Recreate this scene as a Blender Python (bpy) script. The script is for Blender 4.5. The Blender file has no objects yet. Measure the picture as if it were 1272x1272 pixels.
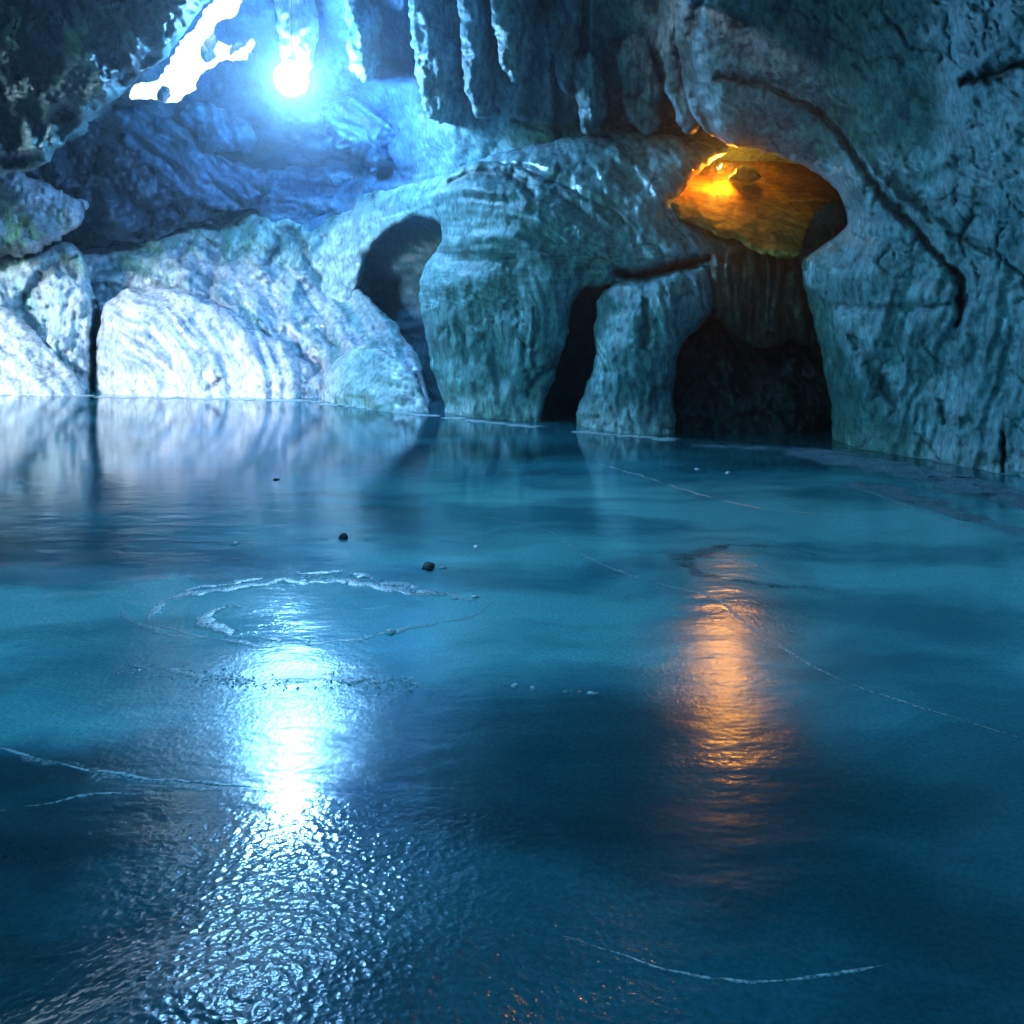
import bpy, math, random
import numpy as np
from mathutils import Vector

random.seed(7)
rng = np.random.RandomState(11)
S = bpy.context.scene
COL = S.collection

# ------------------------------------------------------------------ camera
CAM_H = 1.5           # metres above the ice
FPX = 1000.0          # focal length in photo pixels (photo is 1272 wide)
HOR = 400.0           # photo row of the horizon
cam_d = bpy.data.cameras.new('camera')
cam = bpy.data.objects.new('camera', cam_d)
COL.objects.link(cam)
cam.location = (0, 0, CAM_H)
cam.rotation_euler = (math.radians(90), 0, 0)
cam_d.sensor_width = 36
cam_d.lens = 36 * FPX / 1272
cam_d.shift_y = -(636 - HOR) / 1272
cam_d.clip_end = 500
S.camera = cam

# ------------------------------------------------------------------ sky, sun, exposure
W = bpy.data.worlds.new('World')
S.world = W
W.use_nodes = True
wn = W.node_tree.nodes
wl = W.node_tree.links
bg = wn['Background']
sky = wn.new('ShaderNodeTexSky')
sky.sky_type = 'NISHITA'
sky.sun_disc = False
SUN_EL, SUN_AZ = math.radians(12), math.radians(-138)
sky.sun_elevation = SUN_EL
sky.sun_rotation = SUN_AZ
tint = wn.new('ShaderNodeMix'); tint.data_type = 'RGBA'; tint.blend_type = 'MULTIPLY'
tint.inputs[0].default_value = 1.0
tint.inputs[7].default_value = (0.13, 0.74, 0.88, 1)      # cold white balance of the photograph
wl.new(sky.outputs[0], tint.inputs[6])
wl.new(tint.outputs[2], bg.inputs[0])
bg.inputs[1].default_value = 0.15

sd = bpy.data.lights.new('sun', 'SUN')
sd.energy = 2.0
sd.angle = math.radians(12)
sd.color = (0.88, 0.79, 1.0)
sun = bpy.data.objects.new('sun', sd)
COL.objects.link(sun)
# the sun comes in low from behind left, past the end of the added wall
sdir = Vector((math.sin(SUN_AZ) * math.cos(SUN_EL), math.cos(SUN_AZ) * math.cos(SUN_EL), math.sin(SUN_EL)))
sun.rotation_euler = sdir.to_track_quat('Z', 'Y').to_euler()
sun.location = sdir * 40

S.view_settings.view_transform = 'Standard'
S.view_settings.look = 'None'
S.view_settings.gamma = 1
S.view_settings.exposure = 1.85
S.cycles.use_denoising = True
S.cycles.use_adaptive_sampling = True
S.cycles.adaptive_threshold = 0.05
S.cycles.use_light_tree = False
S.cycles.max_bounces = 4
S.cycles.diffuse_bounces = 2
S.cycles.glossy_bounces = 2
S.cycles.volume_bounces = 0
S.cycles.sample_clamp_indirect = 6.0
S.cycles.caustics_reflective = False
S.cycles.caustics_refractive = False

# ------------------------------------------------------------------ helpers: noise
_perm = np.arange(256); rng.shuffle(_perm)
_perm = np.concatenate([_perm, _perm, _perm])
_g = rng.normal(size=(256, 3)); _g /= np.linalg.norm(_g, axis=1)[:, None]

def perlin(x, y, z):
    x, y, z = np.broadcast_arrays(np.asarray(x, float), np.asarray(y, float), np.asarray(z, float))
    xi, yi, zi = np.floor(x).astype(int), np.floor(y).astype(int), np.floor(z).astype(int)
    xf, yf, zf = x - xi, y - yi, z - zi
    xi &= 255; yi &= 255; zi &= 255
    f = lambda t: t * t * t * (t * (t * 6 - 15) + 10)
    a, b, c = f(xf), f(yf), f(zf)
    def gr(i, j, k):
        g = _g[_perm[_perm[_perm[(xi + i) & 255] + ((yi + j) & 255)] + ((zi + k) & 255)]]
        return g[..., 0] * (xf - i) + g[..., 1] * (yf - j) + g[..., 2] * (zf - k)
    l = lambda p, q, t: p + (q - p) * t
    return l(l(l(gr(0,0,0), gr(1,0,0), a), l(gr(0,1,0), gr(1,1,0), a), b),
             l(l(gr(0,0,1), gr(1,0,1), a), l(gr(0,1,1), gr(1,1,1), a), b), c) * 1.5

def fbm(x, y, z, o=4, gain=.5):
    s = 0; a = 1; t = 0
    for i in range(o):
        s = s + a * perlin(x * 2**i + 17.3*i, y * 2**i + 5.1*i, z * 2**i + 9.7*i); t += a; a *= gain
    return s / t

def ridged(x, y, z, o=3):
    s = 0; a = 1; t = 0
    for i in range(o):
        s = s + a * (1 - np.abs(perlin(x * 2**i + 3.3*i, y * 2**i, z * 2**i + 7.1*i)) * 2); t += a; a *= .5
    return s / t

def sstep(a, b, x):
    t = np.clip((x - a) / (b - a), 0, 1)
    return t * t * (3 - 2 * t)

# ------------------------------------------------------------------ helpers: layout
def world(u, v, D):
    """point seen at photo position (u, v) at distance D in front of the camera"""
    return np.stack([(u - 636) / FPX * D, D + 0 * u, CAM_H - (v - HOR) / FPX * D], -1)

WL_U = [-2500, -600, 0, 120, 400, 540, 670, 840, 1030, 1150, 1272, 1700, 2600, 5000]
WL_V = [486, 486, 488, 491, 497, 515, 529, 545, 550, 566, 588, 690, 930, 1500]
def wline(u):
    return np.interp(u, WL_U, WL_V)
def dwater(u):
    return 1000 * CAM_H / (wline(u) - HOR)

def chaikin(P, n=2):
    P = np.asarray(P, float)
    for _ in range(n):
        Q = np.roll(P, -1, 0)
        P = np.stack([P * .75 + Q * .25, P * .25 + Q * .75], 1).reshape(-1, 2)
    return P

def seg_dist(u, v, P, closed=False):
    best = np.full(u.shape, 1e9); tt = np.zeros(u.shape)
    n = len(P); L = 0
    for i in range(n if closed else n - 1):
        a = P[i]; b = P[(i + 1) % n]
        d = b - a; l2 = max(d @ d, 1e-9)
        t = np.clip(((u - a[0]) * d[0] + (v - a[1]) * d[1]) / l2, 0, 1)
        q = np.hypot(u - a[0] - t * d[0], v - a[1] - t * d[1])
        m = q < best
        best = np.where(m, q, best); tt = np.where(m, L + t * math.sqrt(l2), tt)
        L += math.sqrt(l2)
    return best, tt / max(L, 1e-9)

def inside(u, v, P):
    r = np.zeros(u.shape, bool); n = len(P)
    for i in range(n):
        a = P[i]; b = P[(i + 1) % n]
        if a[1] == b[1]: continue
        c = ((a[1] > v) != (b[1] > v)) & (u < (b[0] - a[0]) * (v - a[1]) / (b[1] - a[1]) + a[0])
        r ^= c
    return r

def sdf(u, v, P):
    d, _ = seg_dist(u, v, P, True)
    return np.where(inside(u, v, P), d, -d)

# fissures and hollows of the rock, traced on the walls: polyline, width, depth, darkness of the wet lining
GROOVES = [
    ([(118,375),(116,420),(117,455),(117,492)], 5, .30, .9),
    ([(890,95),(925,100),(965,112),(1010,135),(1045,165),(1068,205),(1095,240),(1130,275),(1160,312),(1188,340),(1196,365),(1190,405)], 6, .16, .75),
    ([(905,96),(960,104),(1015,122),(1060,160),(1090,205),(1130,240),(1180,280)], 12, .10, .35),
    ([(1188,335),(1198,360),(1192,385)], 8, .22, .9),
    ([(1180,290),(1230,310),(1275,345)], 4, .07, .4),
    ([(1246,540),(1247,590)], 3, .2, .9),
    ([(800,372),(806,400),(798,430)], 6, .12, .6),
    ([(690,455),(668,468),(655,492)], 6, .10, .6),
    ([(340,290),(350,305),(335,325),(315,330)], 4, .12, .7),
    ([(345,280),(372,290),(385,330),(398,345)], 5, .12, .7),
    ([(405,405),(403,420),(418,432)], 3, .1, .7),
    ([(275,470),(265,478),(252,486)], 2.5, .06, .7),
    ([(368,420),(374,450),(370,490)], 2.5, .05, .5),
    ([(392,445),(402,465),(398,490)], 3, .06, .6),
    ([(213,383),(226,395),(228,405)], 2, .04, .4),
    ([(302,425),(304,440)], 2.5, .05, .5),
    ([(320,400),(335,425),(345,452)], 2.5, .05, .3),
    ([(240,300),(222,318),(228,330)], 6, .12, .6),
    ([(255,300),(268,318),(262,345),(258,368)], 8, .14, .55),
    ([(165,360),(200,352),(240,362),(290,385)], 3, .10, .5),
    ([(30,370),(48,345),(70,330),(95,318)], 9, .20, .7),
    ([(85,325),(92,345)], 8, .12, .6),
    ([(1040,380),(1110,385),(1180,378)], 5, .06, .3),
    ([(1060,420),(1085,460),(1110,500)], 9, .10, .35),
    ([(1170,500),(1172,525)], 4, .08, .5),
    ([(950,100),(948,125)], 3, .06, .6),
    ([(1200,100),(1240,92),(1280,75)], 9, .20, .85),
    ([(765,340),(800,345),(845,330),(880,322)], 7, .28, .85),
    ([(560,225),(600,212),(645,220),(662,240)], 9, .18, .75),
    ([(640,325),(560,322),(535,300)], 12, .12, .25),
    ([(640,150),(700,165),(760,150),(800,110)], 6, .10, .4),
    ([(870,0),(850,60),(860,120),(890,170)], 10, .15, .5),
]
_GP = [(chaikin_open, w, d, k) for (chaikin_open, w, d, k) in GROOVES]

def open_smooth(P, n=2):
    P = np.asarray(P, float)
    for _ in range(n):
        A = P[:-1] * .75 + P[1:] * .25; B = P[:-1] * .25 + P[1:] * .75
        P = np.concatenate([P[:1], np.stack([A, B], 1).reshape(-1, 2), P[-1:]])
    return P
_GP = [(open_smooth(p), w, d, k) for (p, w, d, k) in GROOVES]

def grooves(u, v):
    """depth and wetness of the fissures at photo positions (u, v)"""
    du = u + 4 * perlin(u/14, v/14, 1.7) + 2 * perlin(u/5, v/5, 4.7)
    dv = v + 4 * perlin(u/14, v/14, 8.7) + 2 * perlin(u/5, v/5, 2.2)
    dep = np.zeros(u.shape); wet = np.zeros(u.shape)
    for P, w, d, k in _GP:
        lo = P.min(0) - 4*w - 8; hi = P.max(0) + 4*w + 8
        m = (du > lo[0]) & (du < hi[0]) & (dv > lo[1]) & (dv < hi[1])
        if not m.any(): continue
        q, t = seg_dist(du[m], dv[m], P)
        ww = w * (.45 + .55 * np.sin(np.pi * np.clip(t * .9 + .08, 0, 1)))
        g = np.exp(-(q / ww) ** 2)
        dep[m] = np.maximum(dep[m], d * g); wet[m] = np.maximum(wet[m], k * np.exp(-(q / (ww * .85)) ** 4))
    # hairline joints and small chipped hollows everywhere in the limestone
    r = np.abs(perlin(du/46, dv/62, 33.3)); q = np.abs(perlin(du/23 + 9, dv/30, 41.3))
    a = np.exp(-(r/.03)**2) * sstep(.0, .28, perlin(u/90, v/90, 2.9)) + .7 * np.exp(-(q/.045)**2) * sstep(.08, .32, perlin(u/70, v/70, 12.9))
    h = sstep(.30, .48, fbm(u/15, v/19, 55.1, 3)) * sstep(-.05, .25, perlin(u/80, v/80, 7.9))
    fr = sstep(-60, 0, v)
    dep = dep + fr * (.045 * a + .02 * h); wet = np.maximum(wet, fr * np.clip(.5 * a + .35 * h, 0, .8))
    return dep, wet

# ------------------------------------------------------------------ helpers: objects
def tag(o, label=None, cat=None, group=None, kind=None):
    if label: o['label'] = label
    if cat: o['category'] = cat
    if group: o['group'] = group
    if kind: o['kind'] = kind
    return o

def link_mesh(name, V, F, mat, parent=None, tintcol=None, smooth=True):
    me = bpy.data.meshes.new(name)
    V = np.asarray(V, np.float32)
    if isinstance(F, np.ndarray):
        n, k = F.shape
        me.vertices.add(len(V)); me.vertices.foreach_set('co', V.ravel())
        me.loops.add(n * k); me.loops.foreach_set('vertex_index', F.astype(np.int32).ravel())
        me.polygons.add(n)
        me.polygons.foreach_set('loop_start', np.arange(0, n * k, k, dtype=np.int32))
        me.polygons.foreach_set('loop_total', np.full(n, k, np.int32))
        me.update(calc_edges=True)
    else:
        me.from_pydata([tuple(map(float, p)) for p in V], [], F)
    if smooth:
        me.polygons.foreach_set('use_smooth', np.ones(len(me.polygons), bool))
    if tintcol is not None:
        a = me.color_attributes.new('tint', 'FLOAT_COLOR', 'POINT')
        c = np.ones((len(V), 4), np.float32); c[:, :3] = tintcol
        a.data.foreach_set('color', c.ravel())
    me.materials.append(mat)
    o = bpy.data.objects.new(name, me)
    COL.objects.link(o)
    if parent: o.parent = parent
    return o

# ------------------------------------------------------------------ materials
def nodes(name):
    m = bpy.data.materials.new(name); m.use_nodes = True
    return m, m.node_tree.nodes, m.node_tree.links, m.node_tree.nodes['Principled BSDF']

def rock_material(name, rough=.55, bump=.5, fine=22.0, wetgloss=.5, stretch=(1, 1, .45)):
    m, n, l, p = nodes(name)
    at = n.new('ShaderNodeAttribute'); at.attribute_name = 'tint'
    tc = n.new('ShaderNodeTexCoord')
    mp = n.new('ShaderNodeMapping'); mp.inputs[3].default_value = stretch
    l.new(tc.outputs['Object'], mp.inputs[0])
    n1 = n.new('ShaderNodeTexNoise'); n1.inputs['Scale'].default_value = fine; n1.inputs['Detail'].default_value = 4; n1.inputs['Roughness'].default_value = .65
    l.new(mp.outputs[0], n1.inputs['Vector'])
    n2 = n.new('ShaderNodeTexNoise'); n2.inputs['Scale'].default_value = 3.2; n2.inputs['Detail'].default_value = 2
    l.new(tc.outputs['Object'], n2.inputs['Vector'])
    r1 = n.new('ShaderNodeMapRange'); r1.inputs[1].default_value = .3; r1.inputs[2].default_value = .7; r1.inputs[3].default_value = .4; r1.inputs[4].default_value = 1.35
    l.new(n1.outputs[0], r1.inputs[0])
    r2 = n.new('ShaderNodeMapRange'); r2.inputs[1].default_value = .3; r2.inputs[2].default_value = .7; r2.inputs[3].default_value = .7; r2.inputs[4].default_value = 1.15
    l.new(n2.outputs[0], r2.inputs[0])
    mu = n.new('ShaderNodeMath'); mu.operation = 'MULTIPLY'
    l.new(r1.outputs[0], mu.inputs[0]); l.new(r2.outputs[0], mu.inputs[1])
    mx = n.new('ShaderNodeVectorMath'); mx.operation = 'SCALE'
    l.new(at.outputs['Color'], mx.inputs[0]); l.new(mu.outputs[0], mx.inputs['Scale'])
    l.new(mx.outputs[0], p.inputs['Base Color'])
    rr = n.new('ShaderNodeMapRange'); rr.inputs[1].default_value = .35; rr.inputs[2].default_value = .65; rr.inputs[3].default_value = rough - .18; rr.inputs[4].default_value = rough + .15
    l.new(n2.outputs[0], rr.inputs[0]); l.new(rr.outputs[0], p.inputs['Roughness'])
    p.inputs['Specular IOR Level'].default_value = wetgloss
    b = n.new('ShaderNodeBump'); b.inputs['Strength'].default_value = bump; b.inputs['Distance'].default_value = .05
    l.new(n1.outputs[0], b.inputs['Height']); l.new(b.outputs[0], p.inputs['Normal'])
    return m

M_ROCK = rock_material('limestone', .55, .5, 15, .45)
M_FLOW = rock_material('flowstone', .36, .22, 14, .6)
M_MATTE = rock_material('dry_rock', .78, .35, 12, .15)
M_DARK = rock_material('wet_dark_rock', .45, .6, 14, .5)

def plain(name, col, rough=.5, metal=0, emit=None, es=0):
    m, n, l, p = nodes(name)
    p.inputs['Base Color'].default_value = (*col, 1); p.inputs['Roughness'].default_value = rough; p.inputs['Metallic'].default_value = metal
    if emit:
        p.inputs['Emission Color'].default_value = (*emit, 1); p.inputs['Emission Strength'].default_value = es
    return m

# ------------------------------------------------------------------ relief: a rock body grown from a grid
def build_relief(name, us, vs, depth, mat, colour, mask_poly=None, hole=None, thick=1.6, label=None, cat=None, kind=None, parent=None, rag=3.0):
    U, V = np.meshgrid(us, vs)
    if mask_poly is not None or hole is not None:
        P = mask_poly if mask_poly is not None else hole
        sg = 1 if mask_poly is not None else -1
        def f(a, b):
            r = rag * (fbm(a/30, b/30, 3.1 + len(name), 4, .6)) * 2.6
            return sg * sdf(a, b, P) + r
        sd_ = f(U, V)
        ins = sd_ > 0
        q = ins[:-1, :-1] | ins[1:, :-1] | ins[:-1, 1:] | ins[1:, 1:]
        keep = np.zeros(U.shape, bool)
        keep[:-1, :-1] |= q; keep[1:, :-1] |= q; keep[:-1, 1:] |= q; keep[1:, 1:] |= q
        out = keep & ~ins
        uo, vo = U[out].copy(), V[out].copy()
        for _ in range(2):
            s0 = f(uo, vo); e = .5
            gx = (f(uo + e, vo) - f(uo - e, vo)) / (2*e); gy = (f(uo, vo + e) - f(uo, vo - e)) / (2*e)
            gg = np.maximum(gx*gx + gy*gy, .25)
            uo -= np.clip(s0 * gx / gg, -6, 6); vo -= np.clip(s0 * gy / gg, -6, 6)
        U = U.copy(); V = V.copy(); U[out] = uo; V[out] = vo
        sd_ = np.where(out, 0, sd_)
    else:
        q = np.ones((len(vs)-1, len(us)-1), bool); keep = np.ones(U.shape, bool); sd_ = np.full(U.shape, 1e3)
    idx = np.full(U.shape, -1); idx[keep] = np.arange(keep.sum())
    u, v, s = U[keep], V[keep], np.maximum(sd_[keep], 0)
    D = depth(u, v, s)
    gd, wet = grooves(u, v)
    D = D + gd
    X = world(u, v, D)
    C = colour(u, v, s, X)
    C = C * (1 - .82 * wet)[:, None]
    a, b, c, d = idx[:-1, :-1][q], idx[1:, :-1][q], idx[1:, 1:][q], idx[:-1, 1:][q]
    F = np.stack([a, b, c, d], 1)
    if mask_poly is not None and thick:
        # turn the rim backwards so that the body has sides of real depth
        E = np.concatenate([F[:, [0,1]], F[:, [1,2]], F[:, [2,3]], F[:, [3,0]]])
        key = np.sort(E, 1); code = key[:, 0].astype(np.int64) * (len(u) + 1) + key[:, 1]
        uq, inv, cnt = np.unique(code, return_inverse=True, return_counts=True)
        B = E[cnt[inv] == 1]
        rim = np.unique(B); n0 = len(u)
        cu, cv = u.mean(), v.mean()
        prev = {int(r): int(r) for r in rim}
        for k, (back, sh) in enumerate(((.35, .004), (thick, .03))):
            D2 = D[rim] + back + .12 * fbm(u[rim]/9, v[rim]/9, 5.5 + k, 2)
            X2 = world(u[rim] + (cu - u[rim]) * sh, v[rim] + (cv - v[rim]) * sh, D2)
            mp = {int(r): n0 + i for i, r in enumerate(rim)}
            F2 = np.array([[prev[int(e[1])], prev[int(e[0])], mp[int(e[0])], mp[int(e[1])]] for e in B])
            F = np.concatenate([F, F2]); X = np.concatenate([X, X2]); C = np.concatenate([C, C[rim] ])
            n0 += len(rim); prev = mp
    o = link_mesh(name, X, F, mat, parent, np.clip(C, .004, .92))
    return tag(o, label, cat, None, kind)

def grid_for(P, step=2.2, pad=6):
    lo = P.min(0) - pad; hi = P.max(0) + pad
    return np.arange(lo[0], hi[0] + step, step), np.arange(lo[1], hi[1] + step, step)

def mix(a, b, t):
    a = np.asarray(a, float); b = np.asarray(b, float)
    return a + (b - a) * np.asarray(t)[..., None]

def body(name, pts, base, mat, colour, bulge=.6, width=60, rough=.05, fine=.015, streak=None, label=None, cat='rock formation',
         thick=1.6, step=2.2, lean=0, rag=3.0, smooth_n=2, kind=None, seed=0.0, curl=None):
    """one rock mass: outline, distance, roundness, streak = (angle in degrees, wavelength px, amplitude m)"""
    P = chaikin(pts, smooth_n)
    us, vs = grid_for(P, step)
    def depth(u, v, s):
        b = base(u, v) if callable(base) else base + 0 * u
        b = b + lean * (wline(u) - v)
        t = np.clip(s / width, 0, 1)
        D = b - bulge * np.sqrt(np.clip(1 - (1 - t) ** 2, 0, 1))
        sc = b / 12.0
        e = sstep(0, 14, s) * .85 + .15
        D = D + (.3 + .7*e) * sc * .34 * fbm(u/105, v/105, seed + 15.3, 3)
        D = D + e * rough * sc * (fbm(u/48, v/48, seed + 1.3, 5, .55) * 2.4 + .8 * ridged(u/90, v/90, seed + 6.1, 3))
        D = D + e * fine * sc * (fbm(u/9, v/13, seed + 2.9, 3) * 2.6)
        if streak:
            for (ang, wl_, am) in (streak if isinstance(streak, list) else [streak]):
                ca, sa = math.cos(math.radians(ang)), math.sin(math.radians(ang))
                wu = u + 10 * perlin(u/60, v/60, seed + 9); wv = v + 10 * perlin(u/60, v/60, seed + 4)
                x = wu * ca + wv * sa; y = -wu * sa + wv * ca        # x runs along the streaks
                wt = 1.0
                if curl and len(curl) == 3: wt = sstep(curl[2] + 60, curl[2] - 30, v) if ang < 70 else sstep(curl[2] - 40, curl[2] + 50, v)
                if curl and ang < 70: x = np.arctan2(wv - curl[1], wu - curl[0]) * 150; y = np.hypot(wu - curl[0], wv - curl[1])
                D = D + wt * e * am * sc * (perlin(x / (wl_ * 9), y / wl_, seed + .5) * 1.4 + .6 * perlin(x / (wl_ * 5), y / (wl_ * .45), seed + 3.5))
        return D
    return build_relief(name, us, vs, depth, mat, colour, mask_poly=P, thick=thick, label=label, cat=cat, kind=kind, rag=rag)

# rock colours
WHITE = (.80, .79, .84); LILAC = (.55, .55, .70); TEAL = (.22, .45, .50); PALE = (.42, .62, .68)
GREY = (.20, .27, .30); INK = (.018, .028, .040); NAVY = (.04, .08, .13); BROWN = (.16, .085, .05); OCHRE = (.62, .40, .14)

def palette(c_lo, c_hi, c_dark=INK, scale=50, dark=.0, seed=0.0, pits=.0, ang=90, frost=0.0, curl=None):
    ca, sa = math.cos(math.radians(ang)), math.sin(math.radians(ang))
    def f(u, v, s, X):
        x = u * ca + v * sa; y = -u * sa + v * ca
        if curl:
            k = sstep(curl[2] + 60, curl[2] - 30, v) if len(curl) == 3 else 1.0
            x = x * (1-k) + k * np.arctan2(v - curl[1], u - curl[0]) * 150; y = y * (1-k) + k * np.hypot(u - curl[0], v - curl[1])
        wy = y + 14 * perlin(u/50, v/50, seed)
        t = .5 + .8 * fbm(u/scale, v/scale, seed + 2.2, 5, .6) + .7 * perlin(x / (scale*1.8), wy / (scale*.22), seed + 7.7) + .6 * perlin(x / scale, wy / (scale*.09), seed + 5.7)
        c = mix(c_lo, c_hi, np.clip(t, 0, 1))
        # stains with a shape of their own
        k = fbm(u/70, v/70, seed + 12.2, 5)
        if dark: c = mix(c, c_dark, sstep(.18 - .5*(dark-.3), .42 - .5*(dark-.3), k) * .92)
        wq = perlin(x/(scale*2.6), wy/5.5, seed + 44.) + .5 * perlin(x/(scale*1.2), wy/2.6, seed + 47.)
        c = mix(c, np.minimum(np.asarray(c_hi) * 1.5, .84), sstep(.28, .62, wq) * sstep(-.1, .3, perlin(u/60, v/60, seed + 50.)) * .75)
        if pits:
            q = fbm(x/16, wy/7, seed + 21.0, 3)
            c = mix(c, np.asarray(c_dark) * 1.6, sstep(.28, .5, q) * pits)
        if frost:
            b = wline(u) - v
            fr = sstep(55, 4, b + 22 * fbm(u/18, v/18, seed + 31, 3)) * frost
            c = mix(c, WHITE, fr)
        return c
    return f

# ------------------------------------------------------------------ the cave: back wall and vault
def axis(fine_lo, fine_hi, step, lo, hi, coarse):
    a = np.arange(fine_lo, fine_hi, step)
    l = [fine_lo]; s = step
    while l[-1] > lo: s = min(s * 1.35, coarse); l.append(l[-1] - s)
    r = [a[-1]]; s = step
    while r[-1] < hi: s = min(s * 1.35, coarse); r.append(r[-1] + s)
    return np.concatenate([l[:0:-1], a, r[1:]])

CU = np.array([-900, -200, 0, 130, 260, 360, 450, 520, 600, 700, 800, 900, 1030, 1150, 1272, 1700, 2600], float)
CV = np.array([-40, 0, 80, 150, 220, 300, 380, 450, 520, 600, 700, 1500], float)
CD = np.array([
  # -40   0    80    150   220   300   380   450   520   600  700
  [13.0, 13.5, 14.5, 15.5, 16.5, 17.0, 17.0, 17.0, 17.0, 17.0, 17, 17],   # -900
  [14.0, 14.5, 16.0, 17.5, 18.5, 19.0, 19.2, 19.5, 19.5, 19.5, 19, 19],   # -200
  [14.5, 15.0, 16.5, 18.0, 19.6, 20.0, 20.5, 20.5, 20.5, 20.5, 20, 20],
  [14.8, 15.3, 17.2, 18.8, 20.4, 20.0, 20.2, 21.0, 21.0, 21.0, 21, 21],
  [14.8, 15.6, 17.6, 19.0, 20.6, 19.6, 20.0, 21.0, 21.0, 21.0, 21, 21],
  [14.4, 15.0, 15.9, 16.9, 19.2, 18.8, 20.0, 21.0, 21.0, 21.0, 21, 21],
  [13.9, 14.6, 16.2, 17.2, 18.0, 17.8, 19.5, 20.0, 20.0, 20.0, 20, 20],   # 450
  [13.4, 13.8, 14.6, 15.4, 16.0, 17.5, 18.5, 18.5, 18.5, 18.5, 18, 18],
  [12.8, 13.1, 13.8, 14.4, 15.2, 16.5, 17.0, 17.0, 17.0, 17.0, 17, 17],
  [12.2, 12.4, 13.0, 13.6, 14.4, 15.5, 16.0, 16.0, 16.0, 16.0, 16, 16],
  [11.6, 11.8, 12.4, 13.2, 14.5, 15.0, 15.0, 15.0, 15.0, 15.0, 15, 15],
  [10.6, 10.9, 11.6, 12.6, 14.2, 14.5, 14.5, 14.5, 14.5, 14.5, 14, 14],   # 900
  [ 9.6, 10.0, 11.0, 12.5, 14.0, 14.5, 14.5, 14.5, 14.5, 14.5, 14, 14],
  [ 9.0,  9.5, 10.5, 11.5, 13.0, 13.0, 13.0, 13.0, 13.0, 13.0, 13, 13],
  [ 8.6,  9.0,  9.8, 10.5, 11.5, 12.0, 12.0, 12.0, 12.0, 12.0, 12, 12],
  [ 7.0,  7.3,  7.8,  8.0,  8.5,  8.5,  8.5,  8.5,  8.5,  8.5,  8, 8],
  [ 5.0,  5.0,  5.2,  5.5,  5.5,  5.5,  5.5,  5.5,  5.5,  5.5,  5, 5]])

def smooth_interp(u, v):
    def loc(x, X):
        x = np.clip(x, X[0], X[-1]); i = np.clip(np.searchsorted(X, x) - 1, 0, len(X) - 2)
        t = (x - X[i]) / (X[i+1] - X[i]); return i, t * t * (3 - 2*t) * .5 + t * .5
    i, a = loc(u, CU); j, b = loc(v, CV)
    return (CD[i, j]*(1-a) + CD[i+1, j]*a)*(1-b) + (CD[i, j+1]*(1-a) + CD[i+1, j+1]*a)*b

def shell_depth(u, v, s):
    D = smooth_interp(u, v)
    top = np.interp(u, CU, CD[:, 0])
    zc = top * (HOR + 40) / FPX                                  # vault height above the camera
    up = np.maximum((HOR - v) / FPX, .05)
    D = np.where(v < -40, zc / up, D)
    # hanging folds in the middle of the vault
    m = sstep(420, 520, u) * sstep(900, 840, u) * sstep(190, 120, v)
    wu = u + 12 * perlin(u/40, v/70, 2.4)
    D = D + m * (.55 * perlin(wu/38, v/320, 6.6) + .22 * perlin(wu/15, v/150, 1.6))
    D = D + .42 * fbm(u/120, v/120, 5.2, 4) + .12 * fbm(u/32, v/26, 8.8, 4) + .03 * fbm(u/9, v/9, 1.8, 3)
    # ledges of the blue basin
    b = sstep(150, 260, u) * sstep(560, 480, u) * sstep(120, 180, v)
    D = D + b * (.35 * perlin((u + v * .5)/130, (v - u*.12)/26, 4.4) + .25 * ridged((u + v)/90, (v - u*.2)/40, 14.4, 3))
    return D

def shell_colour(u, v, s, X):
    t = .5 + .6 * fbm(u/60, v/60, 3.3, 4) + .3 * perlin(u/12, v/90, 1.1)
    c = mix(TEAL, PALE, np.clip(t, 0, 1))
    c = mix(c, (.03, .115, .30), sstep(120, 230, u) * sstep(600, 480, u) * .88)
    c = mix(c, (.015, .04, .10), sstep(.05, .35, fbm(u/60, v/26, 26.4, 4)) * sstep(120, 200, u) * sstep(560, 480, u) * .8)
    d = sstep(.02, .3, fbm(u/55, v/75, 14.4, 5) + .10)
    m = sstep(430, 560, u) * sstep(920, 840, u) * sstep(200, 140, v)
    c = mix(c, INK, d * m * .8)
    # shade painted into the wall colour, low in the recesses behind the pillars
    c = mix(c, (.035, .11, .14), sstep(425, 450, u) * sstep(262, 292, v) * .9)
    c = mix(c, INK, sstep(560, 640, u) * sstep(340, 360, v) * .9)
    return c

HOLE = chaikin([(158,124),(172,104),(196,92),(214,78),(226,50),(244,28),(262,4),(284,-14),(304,-6),(292,14),(272,24),(266,46),(280,60),
                (300,50),(312,30),(322,34),(316,58),(296,76),(268,82),(252,86),(244,104),(226,122),(200,130),(180,126)], 1)
us = axis(-20, 1060, 2.4, -900, 1700, 60)
vs = axis(-10, 600, 2.4, -900, 900, 60)
build_relief('cave_wall', us, vs, shell_depth, M_ROCK, shell_colour, hole=HOLE, kind='structure', rag=6.5)

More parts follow.
